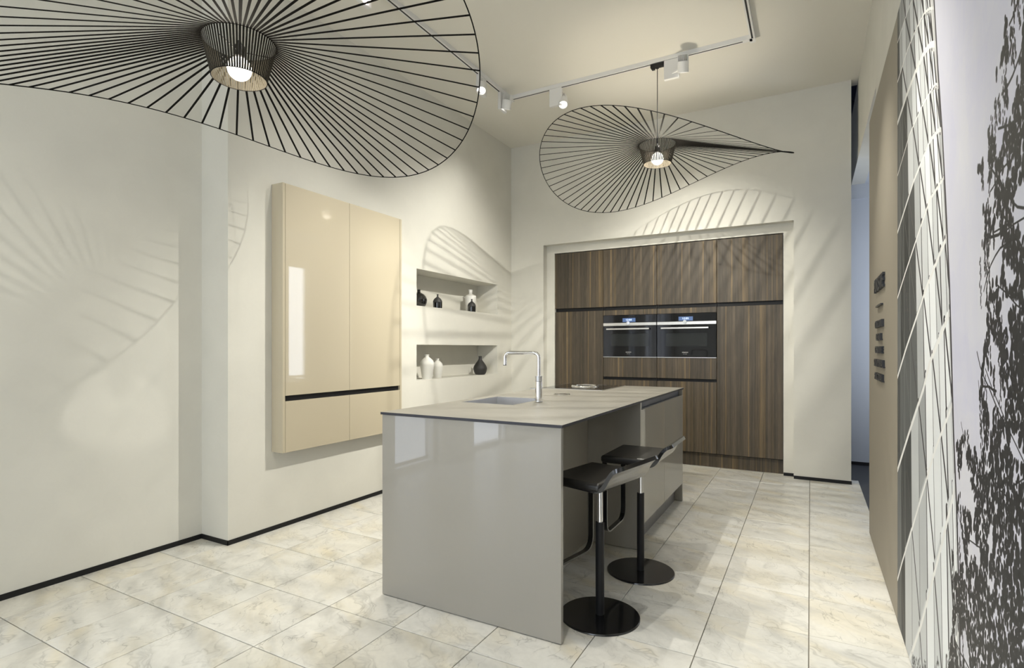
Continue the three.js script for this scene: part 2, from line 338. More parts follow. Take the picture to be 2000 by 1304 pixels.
// ---------------------------------------------------------------- beige wall cupboard
{
  const c = thing('wall_cupboard', 'glossy beige wall cupboard hanging on the left wall', 'cupboard', [XL, 0, 0]);
  const z0 = -2.41, z1 = -3.60, y0 = 0.528, y1 = 2.315, D = 0.11, side = 0.020, zs = z0 - side, zm = -3.005;
  mesh('body', merge([box(0.001, D - 0.020, y0, y1, z1 + side + 0.001, zs - 0.001)]), M.black, c);
  mesh('side_panel', rbox(0.001, D + 0.001, y0, y1, zs, z0, 0.001), M.sand, c);
  mesh('side_panel', rbox(0.001, D + 0.001, y0, y1, z1, z1 + side, 0.001), M.sand, c);
  for (const [a, b] of [[zs - 0.003, zm + 0.0012], [zm - 0.0012, z1 + side + 0.003]]) {
    mesh('door', rbox(D - 0.018, D, 0.905, y1, b, a, 0.0012), M.sand, c);
    mesh('door', rbox(D - 0.018, D, y0, 0.868, b, a, 0.0012), M.sand, c);
  }
  mesh('grip_channel', box(D - 0.034, D - 0.022, 0.85, 0.92, z1 + side + 0.003, zs - 0.003), M.channel, c);
}

// ---------------------------------------------------------------- kitchen island
const IX0 = -1.862, IX1 = -0.897, IZ0 = -2.052, IZ1 = -4.475, YT = 0.905;
{
  tag(mesh('island_end_panel', rbox(IX0, IX1, 0.004, 0.892, IZ0 - 0.022, IZ0, 0.0012), M.lacquer, scene), 'glossy taupe end panel of the island facing the viewer', 'panel');
  tag(mesh('island_end_panel_001', rbox(IX0, IX1, 0.002, 0.892, IZ1, IZ1 + 0.020, 0.0012), M.lacquer, scene), 'taupe end panel of the island facing the ovens', 'panel');
  const sink = thing('sink_cabinet', 'taupe sink cabinet of the island behind the bar stools', 'cabinet');
  mesh('knee_panel', rbox(-1.254, -1.234, 0.004, 0.892, -3.238, IZ0 - 0.023, 0.001), M.lacquer, sink);
  mesh('body', merge([box(IX0 + 0.022, IX0 + 0.03, 0.14, 0.892, -3.235, IZ0 - 0.024), box(IX0 + 0.03, -1.256, 0.14, 0.156, -3.235, IZ0 - 0.024)]), M.white, sink);
  for (const [a, b] of [[-2.655, IZ0 - 0.026], [-3.236, -2.659]]) mesh('door', rbox(IX0, IX0 + 0.02, 0.142, 0.848, a, b, 0.001), M.lacquer, sink);
  const labels = ['taupe island cabinet with glossy door next to the bar stools', 'taupe island cabinet with glossy door nearest the ovens'];
  [[-3.240, -3.852], [-3.852, -4.454]].forEach(([a, b], i) => {
    const c = thing('island_cabinet', labels[i], 'cabinet', [0, 0, 0], 0, 'island cabinets');
    mesh('body', box(IX0 + 0.022, IX1 - 0.045, 0.142, 0.892, b + 0.0005, a - (i ? 0.0005 : 0.021)), M.white, c);
    if (!i) mesh('side_panel', rbox(IX0 + 0.022, IX1, 0.004, 0.892, a - 0.020, a, 0.001), M.lacquer, c);
    const dz = i ? a - 0.0012 : a - 0.0225;
    mesh('door', rbox(IX1 - 0.021, IX1, 0.142, 0.848, b + 0.0012, dz, 0.0012), M.lacquer, c);
    mesh('door', rbox(IX0, IX0 + 0.020, 0.142, 0.848, b + 0.0012, dz, 0.0012), M.lacquer, c);
    mesh('grip_channel', box(IX1 - 0.044, IX1 - 0.030, 0.83, 0.891, b + 0.0012, dz), M.channelBlue, c);
    mesh('plinth', box(-0.975, -0.955, 0, 0.141, b, dz), M.plinthMetal, c);
  });
  // worktop with cut-outs for the sink and the hob
  const SX0 = -1.79, SX1 = -1.45, SZ0 = -3.055, SZ1 = -2.650;
  const s = slabWithHoles(IX0 - 0.006, IX1 + 0.006, -IZ0 - 0 - 0.006, -IZ1 + 0.006, [[SX0, SX1, -SZ1, -SZ0]], 0.012);
  s.rotateX(-Math.PI / 2); s.translate(0, YT - 0.012, 0); uvMetres(s);
  tag(mesh('worktop', s, [M.top, M.topEdge], scene), 'thin grey-beige island worktop with a dark edge', 'worktop');
  // sink
  const k = thing('sink', 'brushed steel sink set into the worktop', 'sink', [(SX0 + SX1) / 2, YT, (SZ0 + SZ1) / 2]);
  const w = SX1 - SX0, d = SZ1 - SZ0, hh = 0.19, t = 0.003;
  const e = 0.0006, wi = w / 2 - e, di = d / 2 - e;                        // walls line the cut-out up to the rim
  mesh('basin', merge([box(-wi, wi, -hh, -hh + t, -di, di), box(-wi, -wi + t, -hh + t, 0, -di, di), box(wi - t, wi, -hh + t, 0, -di, di), box(-wi + t, wi - t, -hh + t, 0, -di, -di + t), box(-wi + t, wi - t, -hh + t, 0, di - t, di)]), M.brushed, k);
  const dr = cyl(0.045, 0.045, 0.004, 32); dr.translate(0, -hh + 0.005, 0); mesh('drain', dr, M.chrome, k);
  const rim = slabWithHoles(-w / 2 - 0.004, w / 2 + 0.004, -d / 2 - 0.004, d / 2 + 0.004, [[-w / 2 + 0.0, w / 2 - 0.0, -d / 2, d / 2]], 0.0012);
  rim.rotateX(-Math.PI / 2); rim.translate(0, 0.0001, 0); mesh('rim', uvMetres(rim), M.steel, k);
}
// tap
{
  const t = thing('kitchen_tap', 'chrome kitchen tap with a square swan-neck spout', 'tap', [-1.396, YT, -2.865]);
  const prof = [[0, 0], [0.024, 0], [0.024, 0.006], [0.0205, 0.008], [0.0205, 0.120], [0.0185, 0.122]].map(p => new THREE.Vector2(...p));
  mesh('body', new THREE.LatheGeometry(prof, 40), M.chrome, t);
  const col = cyl(0.0205, 0.0205, 0.030, 40); col.translate(0, 0.138, 0); mesh('collar', col, M.brushed, t);
  const L = 0.228, top = 0.289, rr = 0.036, path = new THREE.CurvePath();
  const V = (x, y) => new THREE.Vector3(x, y, 0);
  path.add(new THREE.LineCurve3(V(0, 0.145), V(0, top - rr))); path.add(new THREE.QuadraticBezierCurve3(V(0, top - rr), V(0, top), V(-rr, top)));
  path.add(new THREE.LineCurve3(V(-rr, top), V(-L + rr, top))); path.add(new THREE.QuadraticBezierCurve3(V(-L + rr, top), V(-L, top), V(-L, top - rr)));
  path.add(new THREE.LineCurve3(V(-L, top - rr), V(-L, 0.215)));
  mesh('spout', new THREE.TubeGeometry(path, 140, 0.0108, 20, false), M.chrome, t);
  const tip = new THREE.CylinderGeometry(0.0108, 0.0108, 0.004, 20); tip.translate(-L, 0.214, 0); mesh('aerator', tip, M.black, t);
  const lv = cyl(0.0045, 0.0045, 0.034, 16); lv.rotateZ(Math.PI / 2); lv.translate(-0.036, 0.078, 0.004); mesh('lever', lv, M.chrome, t);
}
// hob with downdraft ring, pop-up socket
{
  const h = thing('induction_hob', 'black glass hob at the oven end of the worktop', 'hob', [-1.615, YT, -4.15]);
  mesh('glass', rbox(-0.255, 0.255, 0, 0.005, -0.29, 0.29, 0.002), M.glassBlack, h);
  const fr = slabWithHoles(-0.258, 0.258, -0.293, 0.293, [[-0.2552, 0.2552, -0.2902, 0.2902]], 0.0045); fr.rotateX(-Math.PI / 2); mesh('edge_trim', uvMetres(fr), M.steel, h);
  const ring = new THREE.LatheGeometry([[0.088, 0.005], [0.088, 0.012], [0.094, 0.017], [0.108, 0.015], [0.112, 0.006], [0.112, 0.005]].map(p => new THREE.Vector2(...p)), 64);
  ring.translate(0, 0, -0.03); mesh('extractor_ring', ring, M.chrome, h);
  const mid = cyl(0.074, 0.074, 0.006, 48); mid.translate(0, 0.0075, -0.03); mesh('extractor_cover', mid, M.black, h);
  for (const zz of [-0.24, 0.24]) mesh('zone_mark', box(-0.11, 0.11, 0.005, 0.0053, zz - 0.0015, zz + 0.0015), M.print, h);
  const s = thing('worktop_socket', 'round steel pop-up socket lid between tap and hob', 'socket', [-1.49, YT, -3.42]);
  const rg = new THREE.LatheGeometry([[0, 0.0035], [0.040, 0.0045], [0.0405, 0.001], [0.044, 0.001], [0.0445, 0.005], [0.054, 0.005], [0.057, 0.002], [0.057, 0]].map(p => new THREE.Vector2(...p)), 48);
  mesh('lid', rg, M.lid, s);
}

// ---------------------------------------------------------------- bar stools
function makeStool(label, pos, turn) {
  const s = thing('bar_stool', label, 'stool', pos, turn, 'black bar stools');
  const base = new THREE.LatheGeometry([[0, 0.010], [0.05, 0.0105], [0.176, 0.0085], [0.180, 0.006], [0.180, 0]].map(p => new THREE.Vector2(...p)), 72);
  mesh('base_plate', base, M.blackGloss, s);
  const tube = cyl(0.0195, 0.0195, 0.42, 32); tube.translate(0, 0.219, 0); mesh('lower_tube', tube, M.black, s);
  const pist = cyl(0.0135, 0.0135, 0.19, 32); pist.translate(0, 0.522, 0); mesh('piston', pist, M.chrome, s);
  mesh('seat_plate', rbox(-0.07, 0.07, 0.602, 0.614, -0.07, 0.07, 0.003), M.black, s);
  // moulded seat shell: flat, then sweeping up behind
  const curve = new THREE.CatmullRomCurve3([[-0.160, 0.612], [-0.145, 0.615], [-0.06, 0.616], [0.05, 0.612], [0.092, 0.611], [0.118, 0.620], [0.142, 0.646], [0.161, 0.680], [0.182, 0.706], [0.210, 0.719]].map(([x, y]) => new THREE.Vector3(x, y, 0)));
  const N = 44, K = 16, hw = 0.188, rc = 0.05, th = 0.017, pos3 = [], idx = [];
  const len = curve.getLength();
  for (const side of [1, 0]) for (let i = 0; i <= N; i++) {
    const q = i / N, p = curve.getPointAt(q), tg = curve.getTangentAt(q), nx = -tg.y, ny = tg.x;
    const e = Math.min(q, 1 - q) * len, half = e < (q > 0.5 ? 0.03 : rc) ? (q > 0.5 ? hw - 0.03 + Math.sqrt(Math.max(0, 0.0009 - (0.03 - e) * (0.03 - e))) : hw - rc + Math.sqrt(Math.max(0, rc * rc - (rc - e) * (rc - e)))) : hw;
    for (let k = 0; k <= K; k++) pos3.push(p.x + side * nx * th, p.y + side * ny * th, -half + 2 * half * k / K);
  }
  const id = (sd, i, k) => sd * (N + 1) * (K + 1) + i * (K + 1) + k;
  for (let i = 0; i < N; i++) for (let k = 0; k < K; k++) {
    idx.push(id(0, i, k), id(0, i, k + 1), id(0, i + 1, k), id(0, i, k + 1), id(0, i + 1, k + 1), id(0, i + 1, k));
    idx.push(id(1, i, k), id(1, i + 1, k), id(1, i, k + 1), id(1, i, k + 1), id(1, i + 1, k), id(1, i + 1, k + 1));
  }
  for (let i = 0; i < N; i++) for (const k of [0, K]) { const a = id(0, i, k), b = id(0, i + 1, k), c = id(1, i, k), d = id(1, i + 1, k); if (k) idx.push(a, c, b, b, c, d); else idx.push(a, b, c, b, d, c); }
  for (let k = 0; k < K; k++) for (const i of [0, N]) { const a = id(0, i, k), b = id(0, i, k + 1), c = id(1, i, k), d = id(1, i, k + 1); if (i) idx.push(a, b, c, b, d, c); else idx.push(a, c, b, b, c, d); }
  let g = new THREE.BufferGeometry(); g.setAttribute('position', new THREE.Float32BufferAttribute(pos3, 3)); g.setIndex(idx);
  g = toCreasedNormals(g, 0.7); mesh('seat_shell', uvMetres(g), M.blackGloss, s);
  const pad = new RoundedBoxGeometry(0.276, 0.040, 0.384, 6, 0.016); pad.translate(-0.026, 0.633, 0); mesh('seat_pad', uvMetres(pad), M.leather, s);
  // hanging footrest loop of flat bar
  const o = new THREE.Shape(), zo = 0.166, yb = 0.225, yt = 0.617, r1 = 0.075, tk = 0.008;
  o.moveTo(-zo, yt); o.lineTo(-zo, yb + r1); o.quadraticCurveTo(-zo, yb, -zo + r1, yb); o.lineTo(zo - r1, yb); o.quadraticCurveTo(zo, yb, zo, yb + r1); o.lineTo(zo, yt); o.lineTo(zo - tk, yt);
  o.lineTo(zo - tk, yb + r1); o.quadraticCurveTo(zo - tk, yb + tk, zo - r1, yb + tk); o.lineTo(-zo + r1, yb + tk); o.quadraticCurveTo(-zo + tk, yb + tk, -zo + tk, yb + r1); o.lineTo(-zo + tk, yt);
  const fg = new THREE.ExtrudeGeometry(o, { depth: 0.026, bevelEnabled: false, curveSegments: 10 }); fg.rotateY(-Math.PI / 2); fg.translate(-0.135, 0, 0);
  mesh('footrest', fg, M.blackGloss, s);
}
makeStool('black bar stool nearest the viewer, partly behind the end panel', [-0.842, 0, -2.365], -0.20);
makeStool('black bar stool further back, standing clear of the end panel', [-0.815, 0, -2.945], 0);

// ---------------------------------------------------------------- vases in the niches
function lathe(pts, seg = 48) { return new THREE.LatheGeometry(new THREE.SplineCurve(pts.map(p => new THREE.Vector2(...p))).getPoints(60), seg); }
function vase(label, group, pos, r, h, shape, mats, split) {
  const v = thing('vase', label, 'vase', pos, 0, group);
  const pts = shape.map(([a, b]) => [a * r, b * h]);
  if (!split) mesh('body', lathe(pts), mats[0], v);
  else {
    const all = new THREE.SplineCurve(pts.map(p => new THREE.Vector2(...p))).getPoints(80), cut = all.findIndex(p => p.y > split * h && p.x > r * 0.2);
    mesh('body', new THREE.LatheGeometry(all.slice(cut), 48), mats[0], v); mesh('glazed_base', new THREE.LatheGeometry(all.slice(0, cut + 1), 48), mats[1], v);
  }
  const lip = new THREE.TorusGeometry(shape.at(-1)[0] * r, 0.003, 8, 32); lip.rotateX(Math.PI / 2); lip.translate(0, h, 0); mesh('lip', lip, mats[0], v);
}
const ROUND = [[0.02, 0], [0.55, 0], [0.82, 0.10], [1, 0.38], [0.93, 0.56], [0.62, 0.74], [0.30, 0.84], [0.20, 0.91], [0.20, 1]];
const DOME = [[0.02, 0], [0.9, 0], [0.97, 0.05], [1, 0.38], [0.94, 0.55], [0.70, 0.70], [0.34, 0.80], [0.17, 0.88], [0.17, 1]];
const TALL = [[0.02, 0], [0.72, 0], [0.80, 0.06], [0.96, 0.52], [1, 0.66], [0.93, 0.74], [0.55, 0.79], [0.33, 0.82], [0.31, 0.9], [0.33, 1]];
const JAR = [[0.02, 0], [0.64, 0], [0.72, 0.06], [0.97, 0.52], [0.98, 0.66], [0.80, 0.78], [0.42, 0.88], [0.29, 0.92], [0.30, 1]];
const DROP = [[0.02, 0], [0.58, 0], [0.80, 0.08], [1, 0.30], [0.92, 0.46], [0.62, 0.64], [0.34, 0.78], [0.23, 0.88], [0.22, 1]];
vase('round glossy black vase at the left edge of the upper niche', 'vases in the upper niche', [-3.28, 1.612, -4.12], 0.078, 0.165, ROUND, [M.vaseBlackGloss]);
vase('small black vase with glazed lower half beside the round black vase', 'vases in the upper niche', [-3.225, 1.612, -4.345], 0.046, 0.138, DOME, [M.vaseMatte, M.vaseBlackGloss], 0.44);
vase('tall white bottle vase in the upper niche', 'vases in the upper niche', [-3.285, 1.612, -5.03], 0.062, 0.25, TALL, [M.vaseWhite]);
vase('small black vase with glazed lower half before the tall white vase', 'vases in the upper niche', [-3.205, 1.612, -4.93], 0.045, 0.136, DOME, [M.vaseMatte, M.vaseBlackGloss], 0.44);
vase('large white jar vase at the left of the lower niche', 'vases in the lower niche', [-3.235, 0.925, -4.19], 0.068, 0.232, JAR, [M.vaseWhite]);
vase('smaller white jar vase beside the large white one', 'vases in the lower niche', [-3.285, 0.925, -4.425], 0.054, 0.19, JAR, [M.vaseWhite]);
vase('drop-shaped matt black vase alone in the lower niche', 'vases in the lower niche', [-3.245, 0.925, -5.165], 0.077, 0.205, DROP, [M.vaseMatte]);

// ---------------------------------------------------------------- ceiling tracks and spotlights
const TY = YC, TH = 0.034, TW = 0.036;
function track(label, x0, x1, z0, z1) {
  const alongX = Math.abs(x1 - x0) > Math.abs(z1 - z0), t = thing('ceiling_track', label, 'track', [(x0 + x1) / 2, TY, (z0 + z1) / 2], 0, 'white ceiling tracks'), L = (alongX ? Math.abs(x1 - x0) : Math.abs(z1 - z0)) / 2;
  const s = new THREE.Shape([[-TW / 2, 0], [-TW / 2, -TH], [-0.006, -TH], [-0.006, -0.010], [0.006, -0.010], [0.006, -TH], [TW / 2, -TH], [TW / 2, 0]].map(p => new THREE.Vector2(...p)));
  const g = new THREE.ExtrudeGeometry(s, { depth: 2 * L, bevelEnabled: false }); g.translate(0, 0, -L);
  const sl = box(-0.0058, 0.0058, -TH - 0.0008, -0.011, -L, L);
  if (alongX) { g.rotateY(Math.PI / 2); sl.rotateY(Math.PI / 2); }
  mesh('rail', uvMetres(g), M.white, t); mesh('slot', sl, M.slot, t);
  for (const e of [-1, 1]) { const c = box(-TW / 2 - 0.002, TW / 2 + 0.002, -TH - 0.002, 0, e * L - 0.05, e * L + 0.018); if (alongX) c.rotateY(Math.PI / 2); mesh('corner_connector', c, M.white, t); }
}
track('white ceiling track along the left wall', -2.52, -2.52, -4.545, -1.50);
track('white ceiling track parallel to the cupboard wall', -2.50, -0.41, -4.545, -4.545);
track('white ceiling track on the panel side', -0.39, -0.39, -4.545, -1.50);
track('white ceiling track above the viewer', -2.50, -0.41, -1.50, -1.50);
track('white ceiling track behind the viewer', -2.90, -0.10, 0.60, 0.60);

function spot(label, mount, head, aim, intensity, angle, penumbra = 0.6) {
  const s = thing('track_spotlight', label, 'spotlight', [mount[0], TY - TH, mount[1]], 0, 'white track spotlights');
  const H = new THREE.Vector3(...head).sub(s.position), d = new THREE.Vector3(...aim).sub(new THREE.Vector3(...head)).normalize();
  const alongX = [-4.545, -1.5, 0.6].some(z => Math.abs(mount[1] - z) < 0.02);
  mesh('adapter', alongX ? rbox(-0.06, 0.06, -0.16, 0.0, -0.016, 0.016, 0.003) : rbox(-0.016, 0.016, -0.16, 0.0, -0.06, 0.06, 0.003), M.white, s);
  const hub = H.clone().addScaledVector(d, -0.045);
  mesh('arm', bar([0, -0.12, 0], [hub.x, hub.y, hub.z], 0.022, 0.012, new THREE.Vector3(0.3, 1, 0.2)), M.white, s);
  const q = new THREE.Quaternion().setFromUnitVectors(new THREE.Vector3(0, -1, 0), d), mtx = new THREE.Matrix4().compose(H, q, new THREE.Vector3(1, 1, 1));
  const put = (g) => { g.applyMatrix4(mtx); return g; };                     // local: front of the lamp at y = 0, back upwards
  const body = new THREE.LatheGeometry([[0.034, 0.012], [0.038, 0], [0.043, 0], [0.043, 0.080], [0.040, 0.083], [0, 0.083]].map(p => new THREE.Vector2(...p)), 40);
  mesh('head', put(body), M.white, s);
  const core = cyl(0.018, 0.018, 0.045, 20); core.translate(0, 0.1055, 0); mesh('heat_sink_core', put(core), M.brushed, s);
  for (let k = -4; k <= 4; k++) { const x = k * 0.0092, w = Math.sqrt(0.042 * 0.042 - x * x); mesh('fin', put(box(x - 0.0013, x + 0.0013, 0.0832, 0.128, -w, w)), M.white, s); }
  const lens = cyl(0.034, 0.034, 0.003, 32); lens.translate(0, 0.010, 0); mesh('lens', put(lens), M.lens, s);
  const l = new THREE.SpotLight(SPOT_COLOR, intensity, 0, angle, penumbra, 2);
  l.name = 'spot_beam'; l.castShadow = true; l.shadow.radius = 0.7; l.position.copy(H.clone().addScaledVector(d, 0.006));
  s.add(l); l.target.position.set(...aim); l.target.updateMatrixWorld();
}
spot('white spotlight at the top edge of the picture, over the beige wall cupboard', [-2.52, -2.60], [-2.50, 3.455, -2.60], [-3.02, 1.00, -2.85], 10, 0.75, 1);
spot('glaring white spotlight on the left track, facing the viewer', [-2.52, -4.03], [-2.49, 3.44, -3.98], [-1.55, 0.80, -2.70], 12, 0.60, 0.8);
spot('white spotlight in the track corner, facing away from the viewer', [-2.52, -4.40], [-2.47, 3.43, -4.38], [-3.16, 1.3, -4.95], 2.0, 0.95, 1);
spot('lit white spotlight left of the far pendant lamp', [-2.04, -4.545], [-1.97, 3.43, -4.55], [-0.95, 0.0, -2.70], 17, 0.60, 0.8);
spot('white spotlight right of the far pendant cord, aimed at the cupboards', [-1.00, -4.545], [-0.90, 3.44, -4.50], [-1.20, 0.30, -5.80], 12.5, 0.88, 1);
spot('white spotlight of the panel-side track aimed at the niches', [-0.39, -3.35], [-0.42, 3.44, -3.35], [-3.16, 1.35, -4.45], 34, 0.50, 1);
spot('white spotlight of the panel-side track aimed at the lettered panel', [-0.39, -3.10], [-0.36, 3.44, -3.10], [0.33, 0.70, -3.60], 16, 0.42, 1);
spot('white spotlight of the panel-side track aimed at the beige cupboard', [-0.39, -3.58], [-0.42, 3.44, -3.58], [-3.05, 1.25, -3.00], 30, 0.42, 1);
spot('white spotlight of the panel-side track aimed at the photo mural', [-0.39, -2.30], [-0.36, 3.44, -2.30], [0.33, 0.40, -2.15], 17, 0.44, 1);
spot('white spotlight above the viewer aimed at the floor beside the stools', [-0.80, -1.50], [-0.80, 3.44, -1.54], [-0.20, 0, -3.10], 7, 0.76, 1);
spot('white spotlight above the viewer aimed at the floor before the island', [-1.45, -1.50], [-1.45, 3.44, -1.46], [-2.05, 0, -0.30], 10, 0.90, 1);
spot('white spotlight above the viewer aimed at the dark cupboards', [-1.10, -1.50], [-1.10, 3.44, -1.54], [-1.35, 1.10, -5.80], 32, 0.38, 1);
for (const [x, w] of [[-2.0, 'left'], [-1.45, 'middle'], [-0.9, 'right']]) spot('white spotlight behind the viewer, ' + w + ' one of its track', [x, 0.60], [x, 3.44, 0.60], [x, 0, 1.80], 22, 1.0, 1);

// ---------------------------------------------------------------- ribbon pendant lamps
function pendant(label, pos, crownTop, a, b, power, yFn) {
  const g = thing('pendant_lamp', label, 'pendant lamp', [pos[0], 0, pos[1]], TURN, 'large ribbon pendant lamps');
  const n = 72, rT = 0.150, rB = 0.112, hC = 0.160, yB = crownTop - hC;
  const rim = (r, y, t) => [r * Math.cos(t), y, -r * Math.sin(t)];
  const out = (t) => [a(t) * Math.cos(t), yFn(t), -b * Math.sin(t)];
  const loop = new THREE.CatmullRomCurve3(Array.from({ length: 120 }, (_, i) => new THREE.Vector3(...out(i / 120 * 2 * Math.PI))), true);
  mesh('outer_hoop', new THREE.TubeGeometry(loop, 360, 0.0027, 8, true), M.ribbon, g);
  for (const [r, y] of [[rT, crownTop], [rB, yB]]) { const t = new THREE.TorusGeometry(r, 0.0018, 8, 96); t.rotateX(Math.PI / 2); t.translate(0, y, 0); mesh('crown_hoop', t, M.ribbon, g); }
  for (let i = 0; i < n; i++) {
    const t = (i + 0.5) / n * 2 * Math.PI;
    mesh('ribbon', bar(rim(rT, crownTop, t), out(t), 0.0108, 0.0012), M.ribbon, g);
    mesh('crown_strip', bar(rim(rT, crownTop, t), rim(rB, yB, t), 0.0082, 0.0009, new THREE.Vector3(Math.cos(t), 0, -Math.sin(t))), M.ribbonCrown, g);
  }
  const yBulb = yB + 0.045;
  const sock = new THREE.LatheGeometry([[0, 0.125], [0.006, 0.125], [0.012, 0.105], [0.022, 0.100], [0.024, 0.055], [0.020, 0.050], [0, 0.050]].map(p => new THREE.Vector2(...p)), 32);
  sock.translate(0, yBulb, 0); mesh('socket', sock, M.black, g);
  for (let k = 0; k < 3; k++) { const t = k * 2.094 + 0.4; mesh('spoke', bar([0.02 * Math.cos(t), yBulb + 0.075, -0.02 * Math.sin(t)], rim(rT - 0.009, crownTop - 0.04, t), 0.004, 0.003), M.black, g); }
  const bulb = new THREE.SphereGeometry(0.050, 40, 28); bulb.translate(0, yBulb, 0); mesh('bulb', bulb, M.bulb, g);
  const top = TY - TH, cord = cyl(0.0032, 0.0032, top - 0.045 - (yBulb + 0.125), 12); cord.translate(0, (top - 0.045 + yBulb + 0.125) / 2, 0); mesh('cord', cord, M.black, g);
  const cap = merge([rbox(-0.055, 0.055, -0.040, -0.008, -0.017, 0.017, 0.003), box(-0.045, -0.02, -0.052, -0.04, -0.012, 0.012), box(-0.01, 0.01, -0.048, -0.04, -0.01, 0.01)]); cap.rotateY(-TURN); cap.translate(0, top + 0.004, 0); mesh('track_adapter', cap, M.black, g);
  const l = new THREE.PointLight(BULB_COLOR, power, 0, 2); l.name = 'bulb_light'; l.position.set(0, yBulb, 0); l.castShadow = true; l.shadow.radius = 2.4; g.add(l);
}
pendant('large ribbon pendant lamp hanging close to the viewer at upper left', [-2.210, -1.523], 2.568, () => 1.06, 1.06, 0.9,
  (t) => 2.395 + 0.048 * Math.cos(t) + 0.034 * Math.sin(t) + 0.041 * Math.cos(2 * t) - 0.186 * Math.sin(2 * t));
pendant('ribbon pendant lamp hanging over the far end of the island', [-1.117, -4.545], 2.912, (t) => 0.9956 + 0.0173 * Math.cos(t), 1.0, 1.8,
  (t) => 2.7565 - 0.0084 * Math.cos(t) - 0.0073 * Math.sin(t) + 0.099 * Math.cos(2 * t) + 0.1471 * Math.sin(2 * t) + 0.0068 * Math.cos(3 * t) + 0.0091 * Math.sin(3 * t));

// ---------------------------------------------------------------- lettered panel and photo mural on the right wall
{
  const p = rbox(XP, XB - 0.001, 0.012, 2.70, -4.25, -2.934, 0.001);
  tag(mesh('wall_panel', p, M.taupe, scene), 'plain taupe wall panel carrying black lettering', 'panel');
  const t = thing('wall_lettering', 'black raised lettering on the taupe wall panel', 'lettering', [XP, 0, -3.60], -Math.PI / 2);
  const words = [['PURISME', 0.078, 1.578, 0.43], ['COLLECTION', 0.040, 1.355, 0.34], ['DETAIL', 0.040, 1.283, 0.225], ['CREATIVE', 0.040, 1.212, 0.325], ['SCULPTURAL', 0.042, 1.138, 0.44], ['FUNCTIONAL', 0.040, 1.062, 0.365]];
  for (const [w, h, y, wide] of words) { const g = text(w, h / 0.72 * 0.70, 0.012); const bb = g.boundingBox; const cur = bb.max.x - bb.min.x; g.scale(wide / cur, 1, 1); g.translate(0, y, 0); mesh('word', g, M.lettering, t); }
  mesh('dash', box(-0.13, 0.13, 1.452, 1.461, 0, 0.012), M.lettering, t);
}
